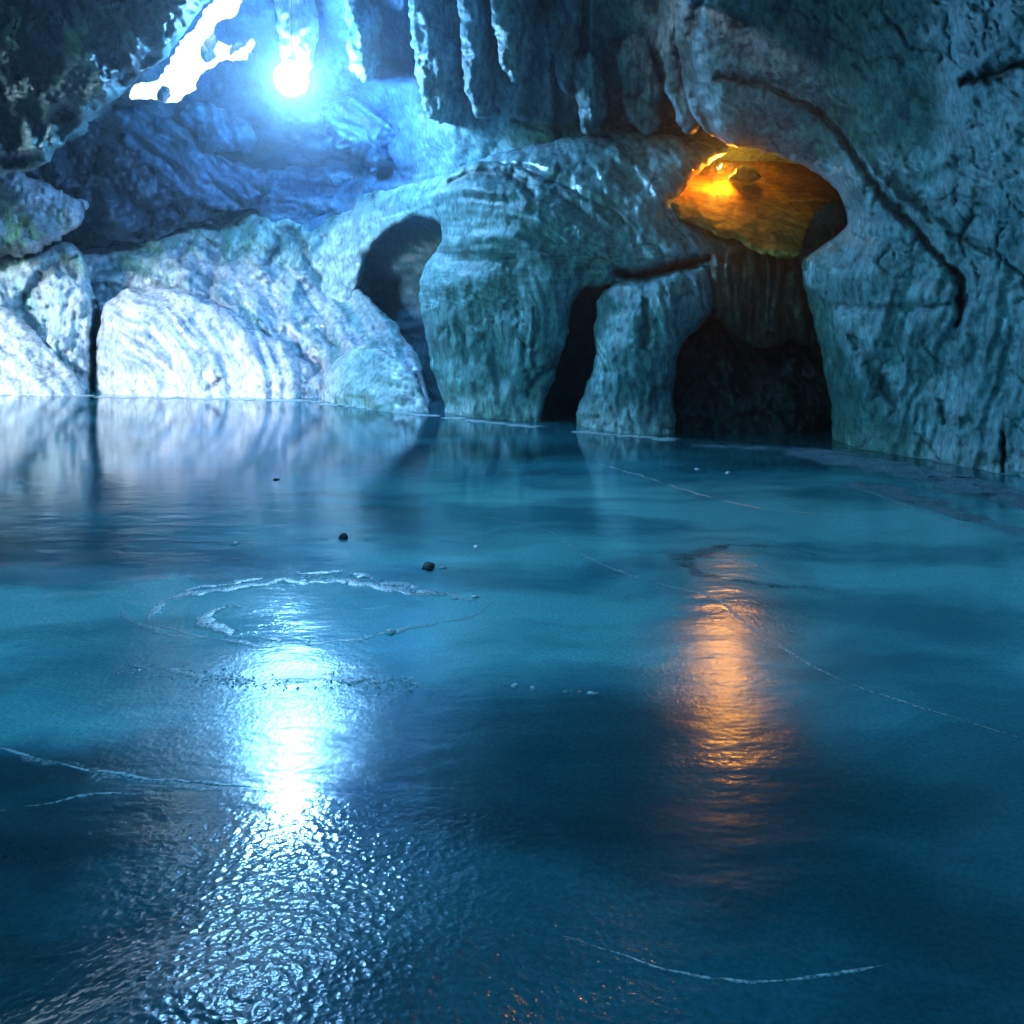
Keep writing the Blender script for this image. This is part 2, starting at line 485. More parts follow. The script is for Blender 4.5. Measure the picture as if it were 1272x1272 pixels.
# ------------------------------------------------------------------ right-hand wall of the cave
def right_base(u, v):
    d = dwater(u)
    h = np.clip((wline(u) - v), -300, 3000)
    q = .0000030 * (1 - .85 * sstep(1300, 1750, u))
    D = d - .0004 * h - q * np.maximum(h - 150, 0) ** 2
    D = np.where(v < 0, np.nan, D)
    d0 = d - .0004 * wline(u) - q * np.maximum(wline(u) - 150, 0) ** 2
    D = np.where(v < 0, d0 * HOR / np.maximum(HOR - v, 1), D)
    return D
PR = chaikin([(1042,700),(1038,552),(1032,505),(1022,450),(1010,395),(998,350),(996,322),(1020,306),(1046,292),(1056,272),(1046,246),(1026,222),
              (985,200),(940,186),(905,180),(880,168),(858,140),(846,90),(838,40),(834,-40),(700,-900),(600,-2300),(3400,-2300),(3400,1600),(1300,1200)], 2)
def right_depth(u, v, s):
    t = np.clip(s / 70, 0, 1)
    D = right_base(u, v) + .55 - .75 * np.sqrt(np.clip(1 - (1 - t)**2, 0, 1))
    e = sstep(0, 14, s) * .9 + .1
    D = D + e * (.22 * fbm(u/130, v/130, 2.7, 4) + .05 * fbm(u/34, v/28, 4.1, 4) + .016 * fbm(u/8, v/8, 9.2, 3))
    up = sstep(430, 250, v)
    wx = u * .9 + v * .43; wy = -u * .43 + v * .9
    D = D + e * up * .035 * np.maximum(0, fbm(wx/30, wy/15, 3.8, 3) - .12) * 4
    wu = u + .28 * (v - 420) + 12 * perlin(u/50, v/50, 4)
    D = D + e * (1 - up) * (.07 * perlin(wu/20, v/150, 7.4) + .035 * perlin(wu/9, v/60, 2.4))
    return D
def right_colour(u, v, s, X):
    t = .5 + .9 * fbm(u/70, v/70, 5.5, 5, .6) + .35 * perlin((u + .3*v)/14, v/90, 6.1)
    c = mix((.12, .28, .34), (.40, .58, .64), np.clip(t, 0, 1))
    c = mix(c, WHITE, .45 * sstep(40, 2, wline(u) - v + 20 * fbm(u/18, v/18, 3, 3)))
    wx = u * .9 + v * .43; wy = -u * .43 + v * .9
    pit = sstep(.24, .46, fbm(wx/22, wy/9, 11.0, 3)) * sstep(430, 300, v)
    c = mix(c, INK, .65 * pit)
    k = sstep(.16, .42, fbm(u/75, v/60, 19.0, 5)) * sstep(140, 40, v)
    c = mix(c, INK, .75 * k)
    st = sstep(.2, .5, fbm((u + .3*v)/14, v/50, 23.0, 3)) * sstep(330, 430, v)
    dr = perlin((u + .28*v)/5.5, v/110, 63.0) + .5 * perlin((u + .28*v)/2.6, v/50, 64.0)
    c = mix(c, (.55, .74, .80), sstep(.28, .62, dr) * sstep(330, 420, v) * .6)
    return mix(c, NAVY, .55 * st)
us = axis(830, 1290, 2.2, 560, 1800, 9)
vs = axis(-12, 610, 2.2, -900, 1300, 14)
build_relief('cave_wall_right', us, vs, right_depth, M_ROCK, right_colour, mask_poly=PR, thick=2.2, kind='structure', rag=2.5)

# unseen wall added behind the camera to block the sun, open at left
def sun_block_wall():
    path = open_smooth([(-13.5, 5.0), (-11.0, 1.0), (-8, -4), (-3, -6.5), (3, -7), (6.5, -5), (6.0, 0), (5.4, 3), (5.6, 5.5), (6.2, 7.5)], 3)
    t = np.linspace(0, 1, 110); k = np.linspace(0, 1, len(path))
    x = np.interp(t, k, path[:, 0]); y = np.interp(t, k, path[:, 1]); z = np.linspace(-.3, 9.5, 60)
    X, Z = np.meshgrid(x, z); Y, _ = np.meshgrid(y, z)
    q = .7 * fbm(X/2.2, Y/2.2, Z/2.2, 5)
    V = np.stack([X + q, Y + q * .6, Z], -1).reshape(-1, 3)
    n = len(t); I = np.arange(n * len(z)).reshape(len(z), n)
    F = np.stack([I[:-1, :-1], I[1:, :-1], I[1:, 1:], I[:-1, 1:]], -1).reshape(-1, 4)
    c = mix((.10, .2, .24), (.3, .45, .5), np.clip(.5 + fbm(V[:, 0], V[:, 1], V[:, 2], 3), 0, 1))
    tag(link_mesh('sun_block_rear', V, F, M_ROCK, None, c), kind='structure')
sun_block_wall()
# sunlit snow added outside so the opening in the vault shows white
def added_snow_slope():
    n = 60
    X, S_ = np.meshgrid(np.linspace(-26, 6, n), np.linspace(0, 1, n))
    Y = 23 + 14 * S_; Z = 3.5 + 16 * S_ + .5 * (X + 12) + .5 * fbm(X/4, Y/4, 2.0, 4)
    I = np.arange(n*n).reshape(n, n)
    F = np.stack([I[:-1, :-1], I[:-1, 1:], I[1:, 1:], I[1:, :-1]], -1).reshape(-1, 4)
    m, nn, l, p = nodes('snow'); p.inputs['Base Color'].default_value = (.86, .88, .9, 1); p.inputs['Roughness'].default_value = .8
    tc = nn.new('ShaderNodeTexCoord'); ns = nn.new('ShaderNodeTexNoise'); ns.inputs['Scale'].default_value = 3; l.new(tc.outputs['Object'], ns.inputs['Vector'])
    b = nn.new('ShaderNodeBump'); b.inputs['Distance'].default_value = .03; l.new(ns.outputs[0], b.inputs['Height']); l.new(b.outputs[0], p.inputs['Normal'])
    tag(link_mesh('added_snow_slope', np.stack([X, Y, Z], -1).reshape(-1, 3), F, m), kind='structure')
added_snow_slope()

# ------------------------------------------------------------------ rock bodies, left to right
dw = dwater
body('flowstone_slope', [(-160,620),(-160,330),(-60,306),(40,300),(92,286),(150,282),(230,264),(330,285),(385,302),(432,345),(472,384),(502,414),(523,452),(538,500),(548,620)],
     lambda u, v: dw(u) + 1.7, M_FLOW, palette((.10,.25,.30), (.46,.50,.60), seed=1.1, ang=38, scale=60, pits=.4, curl=(120, 560)), bulge=1.1, width=90, lean=.012, rough=.16, fine=.014,
     streak=[(38, 22, .10), (38, 60, .16)], curl=(120, 560), seed=1.0, label='broad teal flowstone slope rising behind the white dome on the left shore', thick=2.5)
body('rock_block', [(-160,620),(-160,320),(-60,318),(30,316),(74,298),(98,306),(113,345),(119,385),(114,440),(114,620)],
     lambda u, v: dw(u) + 1.0, M_ROCK, palette((.30,.48,.55), (.62,.66,.76), seed=2.1, pits=.6, scale=40, ang=80), bulge=.8, width=50, lean=.007, rough=.20, fine=.03,
     seed=2.0, label='rough pitted teal rock block left of the white dome, behind the white corner mound')
body('flowstone_dome', [(119,620),(117,440),(124,388),(142,366),(168,355),(235,362),(300,396),(352,426),(390,458),(404,497),(408,620)],
     lambda u, v: dw(u) + .8, M_FLOW, palette((.30,.38,.50), (.84,.80,.86), seed=3.3, ang=55, scale=46, frost=.7, curl=(110, 520)), bulge=.8, width=85, lean=.0065, rough=.04, fine=.008,
     streak=[(52, 22, .09), (52, 52, .16)], curl=(110, 520), seed=3.0, label='large white lilac flowstone dome with curved streaks at the left shore')
body('flowstone_mound', [(-200,620),(-200,350),(-60,352),(0,366),(40,410),(84,452),(104,486),(110,620)],
     lambda u, v: dw(u) + .2, M_FLOW, palette((.72,.72,.80), (.86,.85,.86), seed=4.3, ang=40, scale=60), bulge=.8, width=80, lean=.008, rough=.07, fine=.008,
     streak=[(42, 14, .03)], seed=4.0, label='smooth bright white flowstone mound at the left edge of the lake')
body('flowstone_apron', [(398,620),(400,476),(414,446),(455,428),(503,446),(526,484),(537,518),(542,620)],
     lambda u, v: dw(u) + .3, M_FLOW, palette((.36,.52,.60), (.74,.75,.82), seed=5.3, ang=30, scale=40, frost=.9, pits=.3), bulge=.7, width=50, lean=.006, rough=.10, fine=.012,
     streak=[(30, 12, .03)], seed=5.0, label='pale flowstone apron between the white dome and the dark recess')
body('rock_shelf', [(-200,340),(-200,214),(-60,210),(30,210),(76,236),(114,258),(88,292),(40,318)],
     18.4, M_ROCK, palette((.34,.42,.52), (.60,.60,.72), seed=6.3, pits=.5, dark=.2), bulge=.8, width=40, rough=.22, fine=.03,
     seed=6.0, rag=7, label='pale lilac rock shelf high at the left edge under the dark overhang')
body('rock_ledge', [(-60,226),(40,196),(86,160),(120,138),(170,134),(206,164),(230,206),(290,226),(322,246),(270,272),(206,296),(150,304),(104,280),(40,240)],
     19.2, M_DARK, palette((.012,.02,.035), (.085,.12,.20), seed=7.3, dark=.5, ang=60), bulge=.9, width=50, rough=.35, fine=.04,
     streak=[(65, 14, .09)], seed=7.0, rag=9, label='dark wet broken rock ledge below the bright opening, upper left')
for i, (pts, D, cols, an, lab) in enumerate([
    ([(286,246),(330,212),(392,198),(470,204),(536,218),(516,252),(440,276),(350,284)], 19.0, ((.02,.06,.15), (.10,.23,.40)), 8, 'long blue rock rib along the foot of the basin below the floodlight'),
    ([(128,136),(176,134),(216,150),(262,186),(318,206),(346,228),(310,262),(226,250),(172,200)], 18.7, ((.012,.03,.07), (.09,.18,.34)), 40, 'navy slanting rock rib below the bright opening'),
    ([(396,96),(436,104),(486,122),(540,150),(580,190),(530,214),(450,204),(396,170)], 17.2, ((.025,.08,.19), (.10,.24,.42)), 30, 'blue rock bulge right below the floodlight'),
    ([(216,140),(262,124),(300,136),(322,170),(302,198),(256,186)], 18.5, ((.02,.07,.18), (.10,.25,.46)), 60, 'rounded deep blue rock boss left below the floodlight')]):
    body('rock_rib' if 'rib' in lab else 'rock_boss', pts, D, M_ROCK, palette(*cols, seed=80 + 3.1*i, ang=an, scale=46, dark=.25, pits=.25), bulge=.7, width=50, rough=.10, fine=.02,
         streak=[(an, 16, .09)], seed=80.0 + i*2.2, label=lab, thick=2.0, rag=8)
body('rock_overhang', [(-500,-500),(360,-500),(330,-120),(296,-30),(262,-6),(232,36),(210,72),(176,94),(146,122),(112,146),(76,178),(52,212),(-40,222),(-500,260)],
     lambda u, v: np.where(v < 0, 13.2 * HOR / np.maximum(HOR - v, 1), 13.2 + .006 * np.maximum(v, 0)), M_DARK,
     palette((.015,.03,.045), (.10,.22,.24), seed=8.4, dark=.5, scale=70, ang=60), bulge=.7, width=70, rough=.45, fine=.04, thick=2.4,
     streak=[(70, 26, .12)], seed=8.0, label='dark green-black rock overhang in the upper left corner')
body('rock_pillar', [(556,620),(556,516),(541,470),(525,412),(520,362),(527,326),(551,298),(552,284),(546,272),(536,262),(530,250),(540,232),(566,208),(612,196),(668,216),(722,238),(772,264),
                     (822,302),(872,322),(802,346),(762,354),(742,358),(724,356),(709,384),(701,425),(687,478),(666,527),(656,620)],
     lambda u, v: dw(u) + .6, M_ROCK, palette((.11,.27,.31), (.34,.54,.60), seed=9.3, ang=80, scale=50, pits=.35, frost=1.0, curl=(585, 450, 330)), bulge=.5, width=60, lean=.0012, rough=.035, fine=.014, curl=(585, 450, 330),
     streak=[(42, 22, .07), (80, 14, .045), (80, 7, .022)], seed=9.0, label='broad teal rock pillar with a wave-shaped overhang in the middle of the shore', thick=2.2)
body('rock_buttress', [(706,620),(712,530),(723,490),(741,450),(739,402),(745,362),(770,346),(830,339),(878,328),(893,346),(890,386),(853,421),(837,462),(838,520),(843,620)],
     lambda u, v: dw(u) + .6, M_ROCK, palette((.11,.26,.31), (.34,.53,.60), seed=10.3, ang=80, scale=36, pits=.5, frost=1.0), bulge=.45, width=45, lean=.0005, rough=.05, fine=.018,
     streak=[(85, 9, .03)], seed=10.0, label='pitted blue-grey rock buttress between the narrow dark cleft and the dark alcove')
body('rock_roll', [(250,300),(300,262),(380,248),(470,238),(540,220),(590,200),(636,184),(700,172),(760,162),(830,168),(880,176),(915,184),(880,204),(852,232),(832,256),(870,284),(925,305),(990,322),
                   (930,345),(880,350),(780,360),(680,340),(600,310),(552,292),(545,274),(520,266),(492,276),(464,300),(446,338),(438,390),(380,392),(290,350)],
     lambda u, v: dw(u) + 1.25 + .004 * np.maximum(300 - v, 0) + 2.3 * sstep(590, 420, u), M_FLOW, palette((.10,.24,.29), (.32,.50,.57), seed=11.3, ang=28, scale=60, curl=(585, 450)), bulge=.6, width=55, rough=.07, fine=.012,
     curl=(585, 450), streak=[(30, 22, .08)], seed=11.0, label='smooth rolling rock band sweeping from the left slope over the pillar to the orange niche', thick=2.0)
# alcove under the niche
body('rock_drapery', [(878,318),(900,306),(940,304),(985,312),(1010,318),(1018,360),(1024,420),(1012,432),(980,424),(950,436),(920,424),(900,408),(886,380)],
     lambda u, v: 10.9 + 0*u, M_DARK, palette((.05,.035,.03), (.20,.11,.07), seed=12.3, ang=90, scale=30), bulge=.35, width=30, rough=.05, fine=.02,
     streak=[(90, 9, .10), (90, 22, .10)], seed=12.0, label='brown ribbed rock drapery hanging below the orange niche', thick=1.0)
body('dark_boulder', [(826,640),(828,470),(846,420),(884,392),(940,404),(990,400),(1040,410),(1060,480),(1060,640)],
     lambda u, v: dw(u) + 1.35, M_DARK, palette((.012,.02,.022), (.05,.09,.10), seed=13.3, ang=70, scale=40), bulge=.6, width=70, lean=.0035, rough=.22, fine=.05,
     streak=[(60, 18, .08)], seed=13.0, label='dark wet boulder filling the alcove at the water below the orange niche', thick=1.2)
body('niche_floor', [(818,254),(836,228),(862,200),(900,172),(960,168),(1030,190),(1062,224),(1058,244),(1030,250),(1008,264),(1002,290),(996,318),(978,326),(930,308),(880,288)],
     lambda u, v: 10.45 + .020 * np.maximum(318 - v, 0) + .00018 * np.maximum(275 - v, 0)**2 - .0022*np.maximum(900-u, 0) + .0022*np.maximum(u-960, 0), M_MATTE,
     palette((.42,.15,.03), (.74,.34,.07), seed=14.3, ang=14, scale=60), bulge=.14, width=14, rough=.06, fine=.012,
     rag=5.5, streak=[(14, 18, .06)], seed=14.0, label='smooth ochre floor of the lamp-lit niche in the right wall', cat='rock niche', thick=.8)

body('niche_rock', [(902,226),(908,212),(922,204),(938,208),(950,220),(936,226),(918,230)], 11.9, M_DARK, palette((.05,.025,.015), (.14,.07,.03), seed=15.3, scale=20), bulge=.25, width=10, rough=.12, fine=.03,
     seed=15.0, label='small dark rock lying in the orange niche', cat='rock', thick=.5, rag=4)
for i, (pts, lab) in enumerate([
    ([(248,66),(258,50),(268,36),(276,40),(270,56),(262,72),(254,80)], 'dark rock spur across the middle of the bright opening'),
    ([(196,118),(204,110),(212,112),(214,122),(204,128)], 'small dark rock chip at the lower edge of the bright opening'),
    ([(284,60),(292,48),(304,40),(308,48),(298,60),(288,70)], 'dark rock spur in the right arm of the bright opening')]):
    body('rock_spur', pts, 17.2, M_DARK, palette((.06,.10,.14), (.3,.4,.48), seed=70 + i, scale=20), bulge=.2, width=8, rough=.1, fine=.03, seed=70.0 + i, label=lab, cat='rock', thick=.8, rag=6)

# ------------------------------------------------------------------ hanging rock: stalactites and folds of the vault
VC = ((.06, .17, .22), (.32, .50, .55))
for i, (pts, D, lab, dk) in enumerate([
    ([(612,-90),(608,-10),(614,40),(622,84),(640,106),(656,92),(664,40),(672,-90)], 11.7, 'stout pale stalactite left of the wide dark gap in the vault', 0),
    ([(566,-90),(570,20),(576,90),(588,140),(604,152),(616,128),(612,60),(612,-90)], 13.0, 'dark blue rock fold just left of the stout pale stalactite', .35),
    ([(500,-90),(510,40),(520,120),(542,158),(566,146),(574,80),(572,-90)], 13.8, 'broad blue rock fold second to the right of the floodlight', .15),
    ([(676,-90),(680,20),(686,84),(700,120),(716,112),(720,60),(724,-90)], 12.1, 'narrow stalactite right of the stout pale one', .2),
    ([(708,80),(714,124),(722,160),(740,168),(752,150),(754,110),(746,80),(730,66)], 12.0, 'short stub stalactite hanging low beside the dark gap', 0),
    ([(764,60),(770,110),(782,158),(806,170),(824,150),(822,96),(806,50),(784,40)], 11.7, 'greenish tapered rock lobe beneath the dark gap, next to the right wall', .1),
    ([(424,-90),(428,20),(434,80),(452,108),(470,96),(476,30),(480,-90)], 14.6, 'pale rock fold nearest to the floodlight on its right', 0),
    ([(810,-90),(818,40),(826,110),(846,165),(876,160),(880,80),(870,-90)], 10.9, 'long rock fold merging with the right wall beside the dark gap', .2)]):
    body('rock_fold' if 'fold' in lab else 'stalactite', pts, D, M_ROCK, palette(VC[0], VC[1], seed=30 + i*2.3, ang=88, scale=42, dark=dk, pits=.4), bulge=.32, width=26, rough=.08, fine=.03,
         streak=[(88, 16, .04)], seed=30.0 + i*1.7, label=lab, cat='stalactite' if 'stalactite' in lab else 'rock fold', thick=1.2, rag=5)
body('flowstone_column', [(338,-160),(340,0),(346,60),(356,96),(374,104),(390,84),(396,20),(400,-160)], 15.0, M_FLOW, palette((.66,.70,.80), WHITE, seed=61, ang=88, scale=40), bulge=.45, width=26, rough=.08, fine=.02,
     streak=[(88, 12, .06)], seed=61.0, label='white flowstone column directly above the floodlight', thick=1.4)

# ------------------------------------------------------------------ frozen lake
def ice_material():
    m, n, l, p = nodes('lake_ice')
    tc = n.new('ShaderNodeTexCoord')
    sep = n.new('ShaderNodeSeparateXYZ'); l.new(tc.outputs['Object'], sep.inputs[0])
    def noise(scale, det=4, rough=.5, vec=None, dist=0):
        a = n.new('ShaderNodeTexNoise'); a.inputs['Scale'].default_value = scale; a.inputs['Detail'].default_value = det
        a.inputs['Roughness'].default_value = rough; a.inputs['Distortion'].default_value = dist
        l.new(vec if vec is not None else tc.outputs['Object'], a.inputs['Vector']); return a.outputs[0]
    def rng_(x, a, b, c, d, smooth=True):
        r = n.new('ShaderNodeMapRange'); r.interpolation_type = 'SMOOTHSTEP' if smooth else 'LINEAR'
        for i, q in enumerate((a, b, c, d)): r.inputs[i+1].default_value = q
        l.new(x, r.inputs[0]); return r.outputs[0]
    def math_(op, a, b):
        r = n.new('ShaderNodeMath'); r.operation = op
        for i, q in enumerate((a, b)):
            if isinstance(q, (int, float)): r.inputs[i].default_value = q
            else: l.new(q, r.inputs[i])
        return r.outputs[0]
    def ell(cx, cy, rx, ry, soft=.6, warp=.35):
        """1 inside an uneven patch of the ice centred at (cx, cy) metres, 0 outside"""
        s = n.new('ShaderNodeVectorMath'); s.operation = 'SUBTRACT'; l.new(wv, s.inputs[0]); s.inputs[1].default_value = (cx, cy, 0)
        q = n.new('ShaderNodeVectorMath'); q.operation = 'DIVIDE'; l.new(s.outputs[0], q.inputs[0]); q.inputs[1].default_value = (rx, ry, 1)
        g = n.new('ShaderNodeVectorMath'); g.operation = 'LENGTH'; l.new(q.outputs[0], g.inputs[0])
        return rng_(g.outputs['Value'], 1 - soft, 1 + soft*.6, 1, 0)
    # warped coordinates
    wn_ = n.new('ShaderNodeTexNoise'); wn_.inputs['Scale'].default_value = 1.1; wn_.inputs['Detail'].default_value = 5
    l.new(tc.outputs['Object'], wn_.inputs['Vector'])
    sb = n.new('ShaderNodeVectorMath'); sb.operation = 'SUBTRACT'; l.new(wn_.outputs['Color'], sb.inputs[0]); sb.inputs[1].default_value = (.5, .5, .5)
    sc = n.new('ShaderNodeVectorMath'); sc.operation = 'SCALE'; l.new(sb.outputs[0], sc.inputs[0]); sc.inputs['Scale'].default_value = .7
    ad = n.new('ShaderNodeVectorMath'); l.new(tc.outputs['Object'], ad.inputs[0]); l.new(sc.outputs[0], ad.inputs[1])
    fl = n.new('ShaderNodeVectorMath'); fl.operation = 'MULTIPLY'; l.new(ad.outputs[0], fl.inputs[0]); fl.inputs[1].default_value = (1, 1, 0)
    wv = fl.outputs[0]
    # milky ice clouds, plus light falloff painted in as bright and dark patches
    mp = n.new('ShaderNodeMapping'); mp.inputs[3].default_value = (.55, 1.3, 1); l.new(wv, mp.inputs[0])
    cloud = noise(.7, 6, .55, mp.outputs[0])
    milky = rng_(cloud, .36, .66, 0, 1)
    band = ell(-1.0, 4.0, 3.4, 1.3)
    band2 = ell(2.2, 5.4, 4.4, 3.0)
    shade1 = ell(.45, 2.75, 1.2, .62)
    shade2 = ell(-1.75, 2.78, .75, .22)
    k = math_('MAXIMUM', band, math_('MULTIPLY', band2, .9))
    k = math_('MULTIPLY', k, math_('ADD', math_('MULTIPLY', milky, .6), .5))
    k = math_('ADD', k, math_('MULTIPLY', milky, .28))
    k = math_('MULTIPLY', k, math_('SUBTRACT', 1.0, math_('MULTIPLY', shade1, .75)))
    k = math_('MULTIPLY', k, math_('SUBTRACT', 1.0, math_('MULTIPLY', shade2, .85)))
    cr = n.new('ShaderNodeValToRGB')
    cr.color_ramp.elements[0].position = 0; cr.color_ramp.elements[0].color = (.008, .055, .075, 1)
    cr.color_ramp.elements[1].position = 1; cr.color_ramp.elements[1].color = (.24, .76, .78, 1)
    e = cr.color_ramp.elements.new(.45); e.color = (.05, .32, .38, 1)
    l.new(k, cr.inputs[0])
    grain = noise(60, 4, .7)
    g2 = rng_(grain, .3, .7, .8, 1.2)
    mx = n.new('ShaderNodeVectorMath'); mx.operation = 'SCALE'; l.new(cr.outputs[0], mx.inputs[0]); l.new(g2, mx.inputs['Scale'])
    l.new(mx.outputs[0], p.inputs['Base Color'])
    # gloss: polished ice with hazier, scoured patches
    pol = rng_(noise(.9, 5, .6, mp.outputs[0]), .35, .65, 0, 1)
    dim = ell(-.52, 1.62, .70, .78, .85)
    far = rng_(sep.outputs['Y'], 4.5, 8.5, 1, 0)                  # the ice is evenly polished towards the far shore
    ro = math_('MAXIMUM', math_('ADD', math_('MULTIPLY', rng_(pol, 0, 1, .03, .11, False), math_('ADD', math_('MULTIPLY', far, .8), .2)), .07), math_('MAXIMUM', math_('MULTIPLY', dim, .25), math_('MULTIPLY', math_('MAXIMUM', ell(-1.0, 3.2, 1.0, .8), ell(1.1, 3.5, 1.1, 1.0)), .23)))
    ring = ell(-1.15, 4.25, 1.0, .5)
    l.new(ro, p.inputs['Roughness'])
    p.inputs['IOR'].default_value = 1.45
    p.inputs['Specular IOR Level'].default_value = 1.0
    # relief: dimpled refrozen patch near the camera, faint undulation elsewhere
    vo = n.new('ShaderNodeTexVoronoi'); vo.feature = 'F1'; vo.inputs['Scale'].default_value = 42
    l.new(tc.outputs['Object'], vo.inputs['Vector'])
    h1 = math_('MULTIPLY', math_('ADD', math_('MULTIPLY', vo.outputs[0], .5), math_('MULTIPLY', noise(24, 2, .6), 1.3)), dim)
    h1 = math_('MULTIPLY', h1, .005)
    rp = n.new('ShaderNodeMapping'); rp.inputs[3].default_value = (1, 2.2, 1); l.new(tc.outputs['Object'], rp.inputs[0])
    h2 = math_('MULTIPLY', noise(2.2, 3, .55, rp.outputs[0]), .0070)
    h3 = math_('MULTIPLY', noise(42, 3, .6), math_('MULTIPLY', rng_(noise(.8, 3), .40, .60, 0.25, 1), .0020))
    hs = math_('ADD', h1, math_('MULTIPLY', math_('ADD', h2, h3), math_('ADD', math_('MULTIPLY', far, .88), .12)))
    b = n.new('ShaderNodeBump'); b.inputs['Strength'].default_value = 1; b.inputs['Distance'].default_value = 1
    l.new(hs, b.inputs['Height']); l.new(b.outputs[0], p.inputs['Normal'])
    return m
M_ICE = ice_material()
_lx = axis(-3.0, 3.0, .04, -60, 60, 6); _ly = axis(.4, 4.6, .04, -40, 60, 6)
_X, _Y = np.meshgrid(_lx, _ly)
# a low uneven hump added before the camera to catch the lamp's glint
def glint_hump(x, y): return .13 * np.exp(-((x + .52) / .60)**2 - ((y - 1.42) / .62)**2) * (1 + .3 * fbm(x*2, y*2, 3.3, 3))
_Z = glint_hump(_X, _Y)
_I = np.arange(_X.size).reshape(_X.shape)
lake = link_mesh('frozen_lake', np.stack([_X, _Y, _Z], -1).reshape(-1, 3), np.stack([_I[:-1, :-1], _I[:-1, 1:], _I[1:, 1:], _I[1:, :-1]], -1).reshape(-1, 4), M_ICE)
tag(lake, kind='structure')

def frost_material(name, lo, hi, trans):
    m, n, l, p = nodes(name)
    tc = n.new('ShaderNodeTexCoord'); ns = n.new('ShaderNodeTexNoise'); ns.inputs['Scale'].default_value = 60; l.new(tc.outputs['Object'], ns.inputs['Vector'])
    cr = n.new('ShaderNodeValToRGB'); cr.color_ramp.elements[0].color = (*lo, 1); cr.color_ramp.elements[1].color = (*hi, 1)
    l.new(ns.outputs[0], cr.inputs[0]); l.new(cr.outputs[0], p.inputs['Base Color'])
    p.inputs['Roughness'].default_value = .35
    tr = n.new('ShaderNodeBsdfTranslucent'); l.new(cr.outputs[0], tr.inputs[0])
    ms = n.new('ShaderNodeMixShader'); ms.inputs[0].default_value = trans
    l.new(p.outputs[0], ms.inputs[1]); l.new(tr.outputs[0], ms.inputs[2]); l.new(ms.outputs[0], n['Material Output'].inputs[0])
    return m
M_FROST = frost_material('frost', (.75, .8, .86), (.95, .96, .98), .0)
M_FROST.node_tree.nodes['Principled BSDF'].inputs['Specular IOR Level'].default_value = 1
M_FROST.node_tree.nodes['Principled BSDF'].inputs['Roughness'].default_value = .32

def soft_edge(m):
    """thin frost that fades into the ice at its margins"""
    n = m.node_tree.nodes; l = m.node_tree.links
    at = n.new('ShaderNodeAttribute'); at.attribute_name = 'tint'
    tc = n.new('ShaderNodeTexCoord'); ns = n.new('ShaderNodeTexNoise'); ns.inputs['Scale'].default_value = 75; ns.inputs['Detail'].default_value = 3
    l.new(tc.outputs['Object'], ns.inputs['Vector'])
    r = n.new('ShaderNodeMapRange'); r.inputs[1].default_value = .35; r.inputs[2].default_value = .62; r.inputs[3].default_value = .15; r.inputs[4].default_value = 1.7
    l.new(ns.outputs[0], r.inputs[0])
    mu = n.new('ShaderNodeMath'); mu.operation = 'MULTIPLY'; mu.use_clamp = True
    l.new(at.outputs['Fac'], mu.inputs[0]); l.new(r.outputs[0], mu.inputs[1])
    src = n['Material Output'].inputs[0].links[0].from_socket
    tr = n.new('ShaderNodeBsdfTransparent'); ms = n.new('ShaderNodeMixShader')
    l.new(mu.outputs[0], ms.inputs[0]); l.new(tr.outputs[0], ms.inputs[1]); l.new(src, ms.inputs[2]); l.new(ms.outputs[0], n['Material Output'].inputs[0])
    return m

def on_ice(u, v):
    D = 1000 * CAM_H / (v - HOR)
    return np.stack([(u - 636) / FPX * D, D], -1)

def ridge(name, pts, w, h, seed, label, mat=None, gaps=0.0, n=240, taper=True, alpha=1.0):
    """low uneven raised line on the ice; pts are photo positions along it"""
    P = open_smooth(pts, 3)
    Q = on_ice(P[:, 0], P[:, 1])
    s = np.concatenate([[0], np.cumsum(np.linalg.norm(np.diff(Q, axis=0), axis=1))])
    t = np.linspace(0, s[-1], n)
    x = np.interp(t, s, Q[:, 0]); y = np.interp(t, s, Q[:, 1])
    jx = .4*w * fbm(t*6, seed, 0, 3) * 3; jy = .4*w * fbm(t*6, seed, 5, 3) * 3
    x = x + jx + .022 * fbm(t*2.3, seed, 11, 4); y = y + jy + .03 * fbm(t*2.3, seed, 15, 4)
    tx, ty = np.gradient(x), np.gradient(y); q = np.hypot(tx, ty) + 1e-9; nx, ny = -ty/q, tx/q
    a = np.clip(.55 + 1.3 * fbm(t*4, seed, 9, 4), .06, 1.5)
    if gaps: a = a * sstep(gaps - .25, gaps + .15, .5 + perlin(t*5, seed, 3) * .8 + .3 * perlin(t*17, seed, 3))
    if taper: a = a * np.sin(np.pi * np.clip(np.linspace(0.02, .98, n), 0, 1)) ** .5
    m = 7; V = []; F = []
    off = np.linspace(-1, 1, m)
    for j, o in enumerate(off):
        ww = w * a * (1 + .5 * perlin(t*9, seed + j, 1))
        hh = h * a * (1 - o*o) * (1 + .35 * perlin(t*23, seed + j*.7, 2)) - .002 * (abs(o) == 1)
        V.append(np.stack([x + nx*ww*o, y + ny*ww*o, hh + .0008 + glint_hump(x + nx*ww*o, y + ny*ww*o)], 1))
    V = np.stack(V, 1).reshape(-1, 3)
    al = np.clip(a[:, None] * 2.5, 0, 1) * ((1 - off**2) ** 1.0)[None, :] * alpha
    for i in range(n - 1):
        for j in range(m - 1):
            F.append((i*m + j, i*m + j + 1, (i+1)*m + j + 1, (i+1)*m + j))
    o = link_mesh(name, V, F, mat or M_CRACK, lake, np.repeat(al.reshape(-1, 1), 3, 1))
    o['label'] = label
    return o

